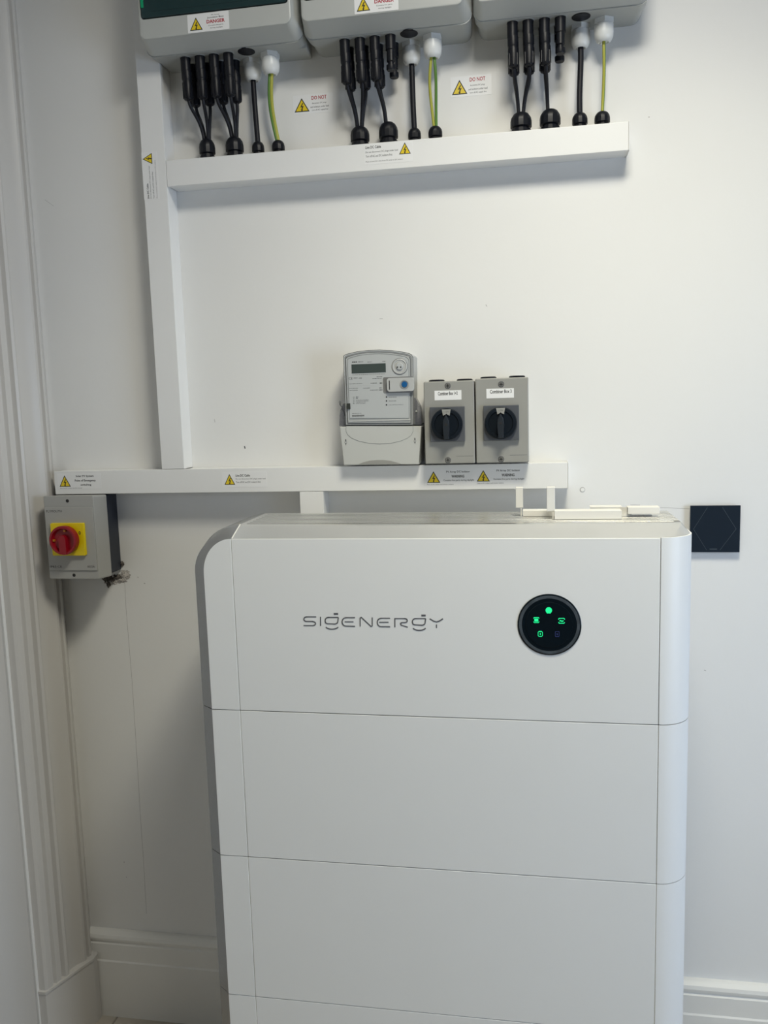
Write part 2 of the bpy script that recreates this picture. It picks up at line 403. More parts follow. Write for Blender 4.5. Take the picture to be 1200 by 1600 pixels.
# ================================================================== STICKERS
L_LIVE = [("Live DC Cable", .03, .08, .35, .22, 'ink', .02), ("Do not disconnect DC plugs under load", .03, .34, .70, .45, 'ink_grey', .005),
          ("Turn off AC and DC isolators first", .03, .53, .58, .64, 'ink_grey', .005), ("Place around DC cable from PV array to DC isolator", .03, .82, .80, .90, 'ink_grey', .0)]
sticker(up, YT, (569, 223, 645, 255), (.72, .05, .96, .62), L_LIVE, 'white live cable warning sticker with yellow triangle at its right')
xa, za, xb, zb = prect(223, 237, 247, 312, YT)
sticker(ver, YT, (xa, za, xb, zb), (.06, .03, .68, .26),
        [("Live DC Cable", .22, .66, .34, .98, 'ink', .02), ("Do not disconnect DC plugs under load", .42, .30, .51, .98, 'ink_grey', .005),
         ("Turn off AC and DC isolators first", .60, .42, .69, .98, 'ink_grey', .005), ("Place around DC cable from PV array to DC isolator", .82, .18, .90, .98, 'ink_grey', .0)],
        'white live cable warning sticker turned on its side', rot=True, px=False)
sticker(low, YT, (90, 740, 158, 764), (.04, .10, .30, .84), [("Solar PV System", .43, .10, .84, .26, 'ink', .02), ("Point of Emergency", .40, .38, .88, .56, 'ink', .02), ("switching", .53, .66, .77, .82, 'ink', .02), ("Place on AC isolator of solar inverter", .05, .90, .56, .96, 'ink_grey', 0)], 'white sticker for the emergency switching point')
sticker(low, YT, (347, 737, 417, 761), (.05, .14, .29, .84), [("Live DC Cable", .31, .17, .63, .32, 'ink', .02), ("Do not disconnect DC plugs under load", .31, .42, .97, .53, 'ink_grey', .005), ("Turn off AC and DC isolators first", .31, .62, .86, .73, 'ink_grey', .005)], 'white live cable warning sticker left of the short drop')
ISO_L = [("PV Array DC Isolator", .42, .10, .88, .26, 'ink', .01), ("WARNING", .52, .36, .77, .54, 'ink', .03), ("Contains live parts during daylight", .36, .64, .96, .78, 'ink_grey', .01), ("Place on DC isolator and inverter isolators", .04, .90, .56, .98, 'ink_grey', 0)]
sticker(low, YT, (664, 733, 744, 758), (.04, .12, .30, .84), ISO_L, 'white warning sticker under the left isolator')
sticker(low, YT, (744, 731, 824, 756), (.01, .12, .27, .84), [(a, b-.02, c, d-.02, e, f, g) for a, b, c, d, e, f, g in ISO_L], 'white warning sticker under the right isolator')
DN = [("DO NOT", .47, .10, .85, .30, 'red_ink', .02), ("disconnect DC plugs", .48, .44, .84, .54, 'ink_grey', .005), ("and isolators under load", .44, .62, .90, .72, 'ink_grey', .005), ("turn off AC supply first", .47, .80, .88, .90, 'ink_grey', .005)]
for rc, lab in (((458, 147, 520, 177), 'white warning sticker on wall between first and second box cables'), ((704, 118, 768, 150), 'white warning sticker on wall between second and third box cables')):
    x0, z0, x1, z1 = prect(*rc, W)
    t = thing('warning_sticker', ((x0+x1)/2, W, z0), lab, 'sticker', 'warning stickers on the bare wall')
    sticker(t, W, rc, (.03, .16, .41, .88), DN)

# ================================================================== JUNCTION BOXES
BZ = 0.895; BH = 0.27; YR = W-0.080; YL = W-0.120
def rect_ring(bm, x0, z0, x1, z1, y, r, n=4): return [bm.verts.new((x, y, z)) for x, z in roundrect(x0, z0, x1, z1, r, n)]
def loft(rings, bm, cap0=True, cap1=True):
    for a, b in zip(rings, rings[1:]):
        for i in range(len(a)): j = (i+1) % len(a); bm.faces.new((a[i], a[j], b[j], b[i]))
    if cap0: bm.faces.new(rings[0])
    if cap1: bm.faces.new(list(reversed(rings[-1])))
box_lab = ['first grey junction box from left at top of wall, eight cable plugs', 'middle grey junction box at top of wall with two cables of plugs missing', 'right hand grey junction box at top, nothing beyond it but bare wall']
BX = [(-0.2285, 0.084), (0.0865, 0.3985), (0.4025, 0.7065)]
front_px = [[(290, 91), (312, 88), (334, 86), (356, 83)], [(537, 60), (561, 58), (584.5, 56), (609, 53)], [(800.5, 35), (825, 32), (850.5, 30), (875.5, 27)]]
blank_px = [(385, 80.5), (639, 52.5), (908, 26)]
gl_px = [[(394.5, 95), (422, 84)], [(642.5, 68), (675.5, 57)], [(907, 43), (943.5, 31)]]
jb = []; sock = []; glw = []
for k in range(3):
    x0, x1 = BX[k]
    t = thing('junction_box', ((x0+x1)/2, W, BZ), box_lab[k], 'junction box', 'junction boxes at the top'); jb.append(t)
    bm = bmesh.new(); z1 = BZ+BH
    xb = -.2158 if k == 0 else x0+.004
    loft([rect_ring(bm, xb, BZ, x1-.004, z1, W, .018 if k else .004), rect_ring(bm, xb, BZ, x1-.001, z1, .3255, .018 if k else .004), rect_ring(bm, x0, BZ, x1, z1, .3250, .018), rect_ring(bm, x0, BZ, x1, z1, YR+0.002, .018), rect_ring(bm, x0-.001, BZ+0.0, x1+.001, z1, YR, .018)], bm)
    obj('box_base', bm, M['box'], t, angle=30)
    bm = bmesh.new()
    # lid with a raised frame around the window
    wx0, wx1, wz0_, wz1_ = x0+.012, x1-.018, BZ+0.052, z1-0.052
    loft([rect_ring(bm, x0-.001, BZ+.002, x1+.001, z1, YR-0.0005, .018), rect_ring(bm, x0+.001, BZ+.006, x1-.001, z1-.004, YR-.010, .018), rect_ring(bm, x0+.004, BZ+.017, x1-.010, z1-.014, YL+.007, .014),
          rect_ring(bm, x0+.006, BZ+.018, x1-.012, z1-.016, YL+.001, .012), rect_ring(bm, x0+.008, BZ+.020, x1-.014, z1-.018, YL, .011), rect_ring(bm, wx0-.002, wz0_, wx1+.002, wz1_, YL, .006),
          rect_ring(bm, wx0, wz0_+.002, wx1, wz1_-.002, YL+.006, .006)], bm)
    obj('box_lid', bm, M['box_lid'], t, angle=30)
    wd = obj('smoked_window', prism(roundrect(wx0, wz0_+.002, wx1, wz1_-.002, .006, 4), YL+.0065, YL-.0015, 0.001), M['smoked'], t); wd['label'] = 'dark smoked window in the lid'
    obj('window_rim', (lambda b: (add_prism(b, roundrect(wx0+.018, wz0_+.012, wx1-.018, wz1_-.010, .005, 4), YL-.0015, YL-.0022, 0.0004), b)[1])(bmesh.new()), M['smoked'], wd)
    cl = obj('window_catch', box(wx0+.0005, YL-.0032, wz0_+.020, wx0+.006, YL-.0015, wz0_+.075, .0006), M['green'], wd); cl['label'] = 'green catch at the window edge'
    # sockets
    pts = [pz_(u, v, BZ) for u, v in front_px[k]]
    ym = sum(p.y for p in pts)/4; ym = min(max(ym, YR+.012), W-.05)
    row = []
    for j, p in enumerate(pts):
        for r_, dy in ((0, 0), (1, .036)):
            c = Vector((p.x, ym+dy, BZ)); row.append((j, r_, c))
            bm = lathe([(0.0100, -0.002), (0.0100, 0.0030), (0.0096, 0.0040), (0.0094, 0.026), (0.0076, 0.027), (0.0076, 0.030)], c, '-z', 24)
            so = obj('panel_socket', bm, M['black'], t)
            wsh = obj('socket_washer', lathe([(0.0112, 0), (0.0112, 0.0010)], c, '-z', 24), M['box'], so)
            if k > 0 and j == 3:
                bm = lathe([(0.0076, 0.028), (0.0078, 0.046), (0.0058, 0.048), (0.0058, 0.052), (0.0088, 0.053), (0.0088, 0.0600), (0.0078, 0.062)], c, '-z', 20)
                obj('socket_tip', bm, M['black'], so)
    sock.append(row)
    c = pz_(*blank_px[k], BZ); obj('blanking_plug', lathe([(0.0165, -0.001), (0.0165, 0.0008), (0.0155, 0.0014)], (c.x, min(c.y, W-.03), c.z), '-z', 32), M['black'], t)
    g = []
    for i, (u, v) in enumerate(gl_px[k]):
        c = pz_(u, v, BZ); c.y = min(max(c.y, YR+.016), W-.022)
        gb = obj('white_cable_gland', lathe([(0.0188, 0), (0.0188, 0.0080), (0.0172, 0.0090)], c, '-z', ngon=6), M['gland'], t, angle=20)
        gb['label'] = 'white hexagonal cable gland'
        obj('gland_dome', lathe([(0.0150, 0.0085), (0.0172, 0.0095), (0.0176, 0.023), (0.0164, 0.031), (0.0136, 0.0365), (0.0092, 0.039), (0.0078, 0.037)], c, '-z', 28), M['gland'], gb)
        g.append(Vector((c.x, c.y, c.z-0.036)))
    glw.append(g)
JL = [("PV Array", .58, .10, .78, .18, 'ink_grey', .01), ("Junction Box", .48, .22, .88, .33, 'ink', .01), ("DANGER", .46, .38, .90, .58, 'red_ink', .03), ("Contains live parts", .50, .66, .86, .74, 'ink_grey', .01), ("during daylight", .54, .80, .84, .88, 'ink_grey', .01)]
sticker(jb[0], YL, (293, 20, 358, 49), (.05, .18, .36, .88), JL, 'white danger sticker with yellow triangle')
sticker(jb[1], YL, (553.5, -13, 622.5, 19), (.05, .18, .36, .88), JL, 'white danger sticker with yellow triangle')
sticker(jb[2], YL, (820, -44, 889, -12), (.05, .18, .36, .88), JL, 'white danger sticker with yellow triangle')

# ================================================================== BLACK GLANDS ON THE UPPER TRUNKING
gnd_px = [[(323, 218, 12.5), (366, 215, 14), (403, 222, 9.5), (434.5, 220, 10)], [(562, 199, 14.5), (606.5, 192, 14.5), (647.5, 201, 9.7), (680, 198, 10.5)], [(814, 177, 15.5), (859.5, 172, 15), (906, 177, 11), (941, 175, 11)]]
YG = W-0.026
gt = []
for k in range(3):
    row = []
    for j, (u, v, r) in enumerate(gnd_px[k]):
        p = py_(u, v, YG); rr = r/FPX*(YG-CAM.y)*1.0
        zt = p.z; zb = 0.712; h = zt-zb
        prof_ = [(rr*.92, 0), (rr*.92, h*.22), (rr*.80, h*.24), (rr*.80, h*.30), (rr*1.0, h*.34), (rr*1.0, h*.62), (rr*.93, h*.78), (rr*.72, h*.93), (rr*.5, h), (rr*.42, h*.97)]
        go = obj('cable_gland', lathe(prof_, (p.x, YG, zb), 'z', n=14), M['black'], up, angle=24); go['label'] = 'black dome cable gland'
        row.append(Vector((p.x, YG, zt-0.003)))
    gt.append(row)

# ================================================================== CABLES
ord_ = ['leftmost', 'second', 'third', 'fourth']
place = ['left', 'middle', 'right']
rows_ = ['front', 'rear']
for k in range(3):
    for (j, r_, c) in sock[k]:
        if k > 0 and j == 3: continue
        tgt = gt[k][0] if j < 2 else gt[k][1]
        lab = f"black solar cable with long plug, {ord_[j]} of the {rows_[r_]} row under the {place[k]} junction box"
        t = thing('solar_cable', (c.x, c.y, c.z-0.030), lab, 'cable', f'plugged solar cables under the {place[k]} box')
        ln = 0.079
        tip = c + Vector((0.002 if j < 3 else 0.001, 0.0, -ln))
        ax = (tip-c).normalized()
        bm = bmesh.new()
        prof_ = [(0.0090, 0.0245), (0.0098, 0.026), (0.0098, 0.040), (0.0088, 0.042), (0.0088, 0.045), (0.0098, 0.047), (0.0100, 0.060), (0.0096, 0.072), (0.0085, 0.077), (0.0055, ln)]
        add_tube(bm, [c+ax*h for _, h in prof_], [r for r, _ in prof_], 16)
        pg = obj('plug', bm, M['black'], t, angle=28)
        bm = bmesh.new()
        for a in range(8):
            an = 2*PI*a/8; q = c+ax*0.061 + Vector((math.cos(an)*.0097, math.sin(an)*.0097, 0))
            add_box(bm, q.x-.0007, q.y-.0007, q.z-.014, q.x+.0007, q.y+.0007, q.z+.006)
        obj('plug_grip', bm, M['black'], pg, smooth=False)
        off = (-0.0042 if j % 2 == 0 else 0.0042)
        e = tgt + Vector((off, (-0.0038 if r_ == 0 else 0.0038), 0))
        s = tip.copy(); s.z += 0.002
        m1 = s + Vector((0.001, 0, -0.022)); m2 = e + Vector(((s.x-e.x)*0.28, 0, 0.045))
        bm = bmesh.new(); add_tube(bm, bez(s, m1, m2, e), 0.0033, 10)
        obj('wire', bm, M['cable'], t)
    # communication cable and earth wires
    c = glw[k][0]; e = gt[k][2]
    bm = bmesh.new(); add_tube(bm, bez(c, c+Vector((.001, 0, -.05)), e+Vector((-.002, 0, .05)), e), 0.0052, 12)
    o = obj('black_cable', bm, M['cable']); rehome(o, e)
    tag(o, f'thick black cable from the white gland under the {place[k]} junction box', 'cable', 'thick black cables')
    c = glw[k][1]; e = gt[k][3]
    nw = [2, 2, 1][k]
    t = thing('earth_wire', e, ['bunched green and yellow earth wire under the left junction box', 'pair of green and yellow earth wires under the middle junction box', 'single yellow and green earth wire under the right junction box'][k], 'wire', 'earth wires')
    for q in range(nw):
        sgn = (q-(nw-1)/2)*2
        wob = [0.004, 0.001, -0.001][k]
        o1 = Vector((sgn*[.0024, .0034, 0][k], 0, 0))
        pts = bez(c+o1*0.8, c+o1*[1, 2.6, 1][k]+Vector((-wob*1.5, 0, -.05)), e+o1*[1, 1.4, 1][k]+Vector((-wob*3+.004*0, 0, .06)), e+o1*.6)
        bm = bmesh.new(); tw_ = 0.6*q+[.2, 1.2, 0][k]
        add_tube(bm, pts, [.0033, .0028, .0029][k], 12, mats=lambda a, n, z=q: (1 if ((a+[6, 0, 2][k]+z*5) % 12) < 5 else 0))
        me = bpy.data.meshes.new('wire'); bmesh.ops.recalc_face_normals(bm, faces=bm.faces); bm.to_mesh(me); bm.free()
        me.materials.append(M['earth_y']); me.materials.append(M['earth_g'])
        link('wire', me, None, t)

# ================================================================== ELECTRICITY METER
YM = W-0.066
def mp(X, Y, y=YM): p = py_(500+X/6.6667, 530+Y/6.6667, y); return (p.x, p.z)
def mrect(X0, Y0, X1, Y1, y=YM):
    a = mp(X0, Y1, y); b = mp(X1, Y0, y); return a[0], a[1], b[0], b[1]
c0 = mp(620, 1300)
mt = thing('electricity_meter', (c0[0], W, 0.0955), 'pale grey electricity meter with clear cover and small dark display', 'meter')
def outline(inset, y=YM, bot=895):
    pts = []
    top = [(0.0, 175), (0.02, 162), (0.07, 150), (0.2, 128), (0.35, 115), (0.52, 111), (0.7, 117), (0.85, 132), (0.94, 145), (0.98, 160), (1.0, 185)]
    x0, x1 = 243+inset, 968-inset
    for f, Y in top: pts.append(mp(x0+(x1-x0)*f, Y+inset, y))
    pts += [mp(972-inset, bot, y), mp(266+inset, bot, y)]
    return pts
body = outline(0)
bx = [p[0] for p in body]
bot_z = body[-1][1]
bm = bmesh.new(); add_prism(bm, body, W, YM+0.010, 0.002); obj('meter_body', bm, M['meter'], mt)
bm = bmesh.new(); add_prism(bm, outline(3), YM+0.010, YM, 0.0035); co = obj('cover_rim', bm, M['meter_rim'], mt); co['label'] = 'glossy clear cover of the meter'
bm = bmesh.new(); add_prism(bm, outline(26, bot=872), YM+0.002, YM-0.0012, 0.001); obj('cover_step', bm, M['meter_rim'], co)
fp = [(x, z) for x, z in outline(46, bot=822)]
obj('faceplate', prism(fp, YM, YM-0.0022, 0.0006), M['face'], mt)
x0, z0, x1, z1 = mrect(300, 830, 945, 862); obj('lower_lip', box(x0, YM-.0022, z0, x1, YM, z1, .0008), M['meter'], mt)
x0, z0, x1, z1 = mrect(333, 250, 686, 358); obj('display', box(x0, YM-.0028, z0, x1, YM-.001, z1, .0004), M['lcd'], mt)['label'] = 'dark grey green display'
YF = YM-0.0022
rp = random.Random(11)
def print_line(a, b, c, d, m_, words=None):
    """illegible small print: a row of short word-length dashes"""
    bm = bmesh.new(); x0, z0, x1, z1 = mrect(a, b, c, d, YF); x = x0
    while x < x1-.0006:
        w_ = min(rp.uniform(.0010, .0042) if words is None else words, x1-x)
        hh = (z1-z0)*rp.uniform(.35, .5); zm = (z0+z1)/2
        add_box(bm, x, YF-.00012, zm-hh, x+w_, YF, zm+hh); x += w_+(.0005 if words is None else words*.7)
    obj('small_print', bm, M[m_], mt, smooth=False)
for a, b, c, d, m_ in ((333, 231, 390, 245, 'ink'), (394, 231, 450, 240, 'ink_pale'), (492, 234, 548, 241, 'ink_pale'), (650, 227, 682, 234, 'ink_pale'), (350, 401, 390, 409, 'ink_pale'), (403, 402, 436, 410, 'ink_pale'),
        (590, 388, 648, 396, 'ink_pale'), (545, 405, 648, 413, 'ink_pale'), (302, 460, 445, 468, 'ink_pale'), (528, 453, 600, 463, 'ink_pale'), (622, 450, 648, 464, 'ink_pale'), (302, 481, 562, 490, 'ink_pale'),
        (302, 507, 396, 515, 'ink_pale'), (450, 505, 520, 513, 'ink_pale'), (618, 503, 645, 511, 'ink_pale'), (304, 528, 392, 536, 'ink_pale'), (520, 525, 610, 533, 'ink_pale'), (618, 523, 650, 533, 'ink_pale'),
        (374, 597, 398, 606, 'ink_grey'), (374, 612, 398, 620, 'ink_grey'), (374, 629, 508, 637, 'ink_grey'), (374, 641, 508, 649, 'ink_grey'), (374, 654, 474, 661, 'ink_grey'), (374, 667, 474, 674, 'ink_grey'),
        (344, 600, 358, 608, 'ink_pale'), (344, 616, 358, 622, 'ink_pale'), (344, 632, 358, 640, 'ink_pale'), (344, 650, 358, 657, 'ink_pale'), (344, 667, 358, 674, 'ink_pale'),
        (716, 600, 798, 607, 'ink_pale'), (716, 640, 798, 647, 'ink_pale'), (716, 680, 868, 687, 'ink_pale'), (335, 770, 430, 777, 'ink_pale')):
    print_line(a, b, c, d, m_)
print_line(338, 363, 682, 370, 'ink_pale', .0011)
print_line(335, 786, 466, 808, 'ink', .0007)
x0, z0, x1, z1 = mrect(300, 396, 338, 422, YF); text('lettering', 'CE', x0, z0, x1, z1, YF, M['ink'], mt)
for Y in (602, 643, 684):
    p = mp(693, Y, YF); obj('indicator', lathe([(0.0014, 0), (0.0014, 0.0005)], (p[0], YF, p[1]), 'y', 14), M['ink'], mt)
p = mp(832, 285); op = obj('optical_port', lathe([(0.0152, 0), (0.0150, 0.0035), (0.0138, 0.0042), (0.0128, 0.0042), (0.0122, 0.0030)], (p[0], YM, p[1]), 'y', 36), M['meter'], mt)
op['label'] = 'round optical reading port'
obj('port_ring', lathe([(0.0163, 0), (0.0160, 0.0024), (0.0153, 0.0028)], (p[0], YM, p[1]), 'y', 36), M['rim_line'], op)
obj('port_disc', lathe([(0.0068, 0), (0.0068, 0.0022), (0.0060, 0.0028)], (p[0], YM-.0030, p[1]+.0006), 'y', 28), M['face'], op)
for X in (812, 846):
    q = mp(X, 292); obj('port_hole', lathe([(0.0014, 0), (0.0014, 0.0005)], (q[0], YM-.0057, q[1]), 'y', 12), M['ink'], op)
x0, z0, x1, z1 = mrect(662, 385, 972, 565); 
obj('clip_shadow_frame', prism(roundrect(x0, z0, x1, z1, .003, 4), YM, YM-.0028, .0008), M['clip_shade'], mt)  # dark frame standing in for the drop shadow of the clip
x0, z0, x1, z1 = mrect(700, 397, 978, 548, YM-.008)
ck = obj('reset_clip', prism(roundrect(x0, z0, x1, z1, .0045, 5), YM-.0028, YM-.0090, .0010), M['meter'], mt)
x0, z0, x1, z1 = mrect(720, 430, 726, 526, YM-.009); obj('clip_slot', box(x0, YM-.0093, z0, x1, YM-.0088, z1), M['ink'], ck)
q = mp(880, 471, YM-.009); obj('button_ring', lathe([(0.0088, 0), (0.0086, 0.0010), (0.0070, 0.0012), (0.0066, 0.0002)], (q[0], YM-.0089, q[1]), 'y', 28), M['meter_rim'], ck)
bb = obj('button', lathe([(0.0056, 0), (0.0056, 0.0013), (0.0050, 0.0016)], (q[0], YM-.0089, q[1]), 'y', 24), M['blue'], ck); bb['label'] = 'round blue button'
x0, z0, x1, z1 = mrect(282, 668, 318, 728); obj('seal_block', box(x0, YM-.0040, z0, x1, YM, z1, .0008), M['seal'], mt)['label'] = 'small dark seal on left edge'
# transparent ears with sealing wire
for pts in ([(268, 665), (240, 670), (215, 730), (203, 800), (200, 905), (280, 912), (285, 900), (268, 895)], [(968, 600), (1000, 620), (1040, 700), (1052, 800), (1062, 902), (970, 905)]):
    bm = prism([mp(X, Y, YM+.014) for X, Y in pts], YM+.040, YM+.014, .001); obj('cover_ear', bm, M['clear'], mt)['label'] = 'translucent side ear of the cover'
bm = bmesh.new()
def P3(X, Y, y): p = mp(X, Y, y); return Vector((p[0], y, p[1]))
add_tube(bm, [P3(X, Y, YM+.012) for X, Y in ((252, 800), (250, 752), (232, 715), (208, 682), (200, 655), (208, 642), (217, 655), (212, 684), (240, 730), (262, 790))], 0.0006, 6)
obj('sealing_wire', bm, M['iso_plate'], mt)
q = mp(1004, 750, YM+.013); obj('ear_rivet', lathe([(0.0022, 0), (0.0018, 0.0012)], (q[0], YM+.013, q[1]), 'y', 14), M['meter'], mt)
for ins, m_, rr_, yy in ((1, 'rim_line', .0006, YM+.001), (9, 'rim_light', .0005, YM-.0002), (24, 'rim_line', .0005, YM-.0006), (34, 'rim_light', .0005, YM-.0013)):
    bm = bmesh.new(); ol = outline(ins, bot=895-ins*.8)
    add_tube(bm, [Vector((x, yy, z)) for x, z in ol+[ol[0]]], rr_, 6)
    obj('cover_edge', bm, M[m_], co)
# terminal cover
YT2 = W-0.072
bm = prism([mp(203, 918, YT2), mp(212, 912, YT2), mp(1046, 904, YT2), mp(1056, 911, YT2), mp(1030, 1302, YT2), mp(1020, 1306, YT2), mp(256, 1313, YT2), mp(246, 1308, YT2)], W-.001, YT2, .0025)
tc = obj('terminal_cover', bm, M['terminal'], mt)
x0, z0, x1, z1 = mrect(232, 880, 1050, 912, YM+.002); obj('cover_gap', box(x0, YM+.004, z0, x1, W-.01, z1), M['iso_plate'], mt)
bm = bmesh.new()
tp = [(275, 905), (273, 960), (290, 995), (330, 1030), (400, 1058), (500, 1080), (620, 1090), (740, 1082), (840, 1060), (910, 1030), (950, 1000), (967, 960), (967, 905)]
rg = [py_(500+X/6.6667, 530+Y/6.6667, YT2) for X, Y in tp]
add_tube(bm, [Vector((p.x, YT2+.0003, p.z)) for p in rg], 0.0009, 8); obj('tongue_edge', bm, M['meter_rim'], tc)
inner = [(p.x, p.z) for p in rg]
obj('tongue', prism(inner, YT2+.001, YT2-.0009, .0005), M['terminal'], tc)
bm = bmesh.new(); ar = [mp(X, Y, YT2) for X, Y in ((400, 1304), (450, 1282), (520, 1265), (600, 1258), (660, 1258), (740, 1268), (800, 1284), (850, 1300))]
add_prism(bm, ar, YT2+.001, YT2-.0006); obj('arch_shade', bm, M['iso'], tc, smooth=False)  # darker plate drawn in place of the shaded arch recess
for X in (269, 989):
    bm = bmesh.new(); cx, cz = mp(X, 1075 if X < 500 else 1062, YT2); s = .0024
    add_prism(bm, [(cx-s, cz), (cx-s*.3, cz-s*1.3), (cx, cz-s*2.6), (cx+s*.3, cz-s*1.3), (cx+s, cz), (cx+s*.45, cz+s*1.2), (cx+s*.45, cz+s*2.6), (cx-s*.45, cz+s*2.6), (cx-s*.45, cz+s*1.2)], YT2, YT2-.0003)
    so = obj('screw_mark', bm, M['ink_grey'], tc, smooth=False)
    obj('screw', lathe([(0.0019, 0), (0.0016, 0.0008)], (cx, YT2-.0003, cz), 'y', 16), M['meter'], so)

# ================================================================== GREY ROTARY ISOLATORS
YI = W-0.080
def isolator(ox, oy, lab, ltext, rect, label_rc, kc, scr):
    x0, z0, x1, z1 = rect
    t = thing('rotary_isolator', ((x0+x1)/2, W, z0), lab, 'switch', 'grey rotary isolators on the trunking')
    obj('isolator_base', box(x0+.001, W-.045, z0+.001, x1-.001, W, z1-.001, .002), M['iso'], t)
    obj('isolator_cover', box(x0, YI, z0, x1, W-.0455, z1, .0022, 3), M['iso'], t)
    kx, kz = kc
    h = .0335
    pt = obj('knob_plate', box(kx-h+.0006, YI-.008, kz-h, kx+h+.0006, YI, kz+h, .0015), M['iso_plate'], t)
    obj('knob', lathe([(0.0305, 0), (0.0305, 0.006), (0.0290, 0.0080), (0.0235, 0.0085), (0.0225, 0.0065), (0.010, 0.0065)], (kx, YI-.008, kz), 'y', 40), M['knob'], t)
    wdg = [(kx-.0085, kz+.0285), (kx+.0085, kz+.0285), (kx+.0062, kz+.0165), (kx+.002, kz+.0185), (kx, kz+.0205), (kx-.002, kz+.0185), (kx-.0062, kz+.0165)]
    iw = obj('indicator_window', prism(wdg, YI-.0145, YI-.0168), M['iso'], t, smooth=False); iw['label'] = 'pale grey window showing the switch position'
    text('lettering', '1 ON', kx-.0042, kz+.0225, kx+.0042, kz+.0255, YI-.0168, M['ink_grey'], iw)
    hd = [(kx, kz+.0175), (kx+.0055, kz+.008), (kx+.0062, kz-.004), (kx+.0050, kz-.028), (kx-.0050, kz-.028), (kx-.0062, kz-.004), (kx-.0055, kz+.008)]
    pn = obj('knob_handle', prism(hd, YI-.0140, YI-.0290, .0016), M['pointer'], t)
    obj('handle_hole', lathe([(0.0026, 0), (0.0026, 0.0003)], (kx, YI-.0290, kz), 'y', 16), M['ink'], pn)
    lx0, lz0, lx1, lz1 = prect(*label_rc, YI)
    st = obj('name_label', box(lx0, YI-.0003, lz0, lx1, YI, lz1), M['sticker'], t, smooth=False); st['label'] = 'white printed label strip'
    wd, hh = lx1-lx0, lz1-lz0
    text('lettering', ltext, lx0+wd*.13, lz1-hh*.50, lx0+wd*(.86 if '+' in ltext else .92), lz1-hh*.12, YI-.0003, M['ink'], st, bold=.02)
    for u, v in scr:
        p = py_(u, v, YI)
        obj('screw_recess', lathe([(0.0058, 0), (0.0058, 0.0003)], (p.x, YI, p.z), 'y', 20), M['ink_grey'], t)
        s = obj('cover_screw', lathe([(0.0047, 0), (0.0045, 0.0008)], (p.x, YI-.0002, p.z), 'y', 20), M['steel'], t)
        bm = bmesh.new(); add_box(bm, p.x-.0032, YI-.0013, p.z-.0006, p.x+.0032, YI-.0009, p.z+.0006); add_box(bm, p.x-.0006, YI-.0013, p.z-.0032, p.x+.0006, YI-.0009, p.z+.0032)
        obj('screw_cross', bm, M['ink'], s, smooth=False)
    for dx in (-.0265, .0285):
        cx = (x0+x1)/2+dx
        obj('knockout_cap', lathe([(0.0155, 0), (0.0155, 0.0036), (0.0135, 0.0050)], (cx, W-.045, z1-.001), 'z', 28), M['black'], t)
    obj('rating_line', box(x1-.036, YI-.0002, z0+.0142, x1-.004, YI, z0+.0146), M['iso_plate'], t, smooth=False)
    return t
def pp2(u, v): p = py_(u, v, YI-.012); return (p.x, p.z)
isolator(0, 0, 'left grey rotary isolator between the meter and its twin, black knob', 'Combiner Box 1+2', (0.2955, 0.0985, 0.3925, 0.2575), (679, 610, 721, 625), pp2(698, 663), ((699.5, 603), (700, 719)))
isolator(0, 0, 'right grey rotary isolator at the end of the row, black knob', 'Combiner Box 3', (0.3950, 0.0985, 0.4950, 0.2600), (760, 607, 803, 622), pp2(782.5, 661), ((783, 600.5), (783, 717.5)))

# ================================================================== RED AND YELLOW EMERGENCY SWITCH
def sp(X, Y, y): p = py_(50+X/6, 720+Y/6, y); return (p.x, p.z)
YS = W-0.100; YSB = W-0.048
x0, z1 = sp(95, 330, YS); x1 = sp(572, 330, YS)[0]; zb = sp(395, 1108, YS)[1]
xr, _ = sp(695, 700, YSB+.002)
zt2 = sp(690, 305, YSB)[1]
xr = sp(722, 690, YSB)[0]
sw = thing('emergency_switch', ((x0+xr)/2, W, zb), 'grey switch box with red rotary knob on yellow plate beside the door frame', 'switch')
zt2 = min(zt2, .0435)
zbk = sp(750, 1075, YSB)[1]
obj('switch_base', box(x0+.004, YSB, zbk+.004, xr-.001, W, zt2-.002, .003), M['sw_black'], sw)['label'] = 'black back box of the switch'
bm = bmesh.new()
loft([rect_ring(bm, x0, zbk-.001, xr, zt2-.0005, YSB-.0003, .003, 2), rect_ring(bm, x0, zbk-.001, xr, zt2-.001, YSB-.006, .003, 2), rect_ring(bm, x0+.002, zb, x1, z1, YS+.001, .003, 2), rect_ring(bm, x0+.003, zb+.001, x1-.001, z1-.001, YS, .003, 2)], bm)
cv = obj('switch_cover', bm, M['sw_grey'], sw, angle=20)
zp1 = sp(300, 435, YS)[1]; zp0 = sp(300, 1025, YS)[1]
obj('cover_panel', box(x0+.004, YS-.0028, zp0, x1-.002, YS, zp1, .0009), M['sw_grey'], sw)
def srect(X0, Y0, X1, Y1, y): a = sp(X0, Y1, y); b = sp(X1, Y0, y); return a[0], a[1], b[0], b[1]
YP = YS-.0028
a, b, c, d = srect(196, 585, 480, 888, YP-.006)
yp = obj('yellow_plate', prism(roundrect(a, b, c, d, .002, 3), YP, YP-.007, .0008), M['swyellow'], sw)
q = sp(446, 675, YP-.007); text('lettering', '0', q[0]-.0022, q[1]-.004, q[0]+.0026, q[1]+.0035, YP-.007, M['ink'], yp, bold=.02)
q = sp(430, 700, YP-.007)
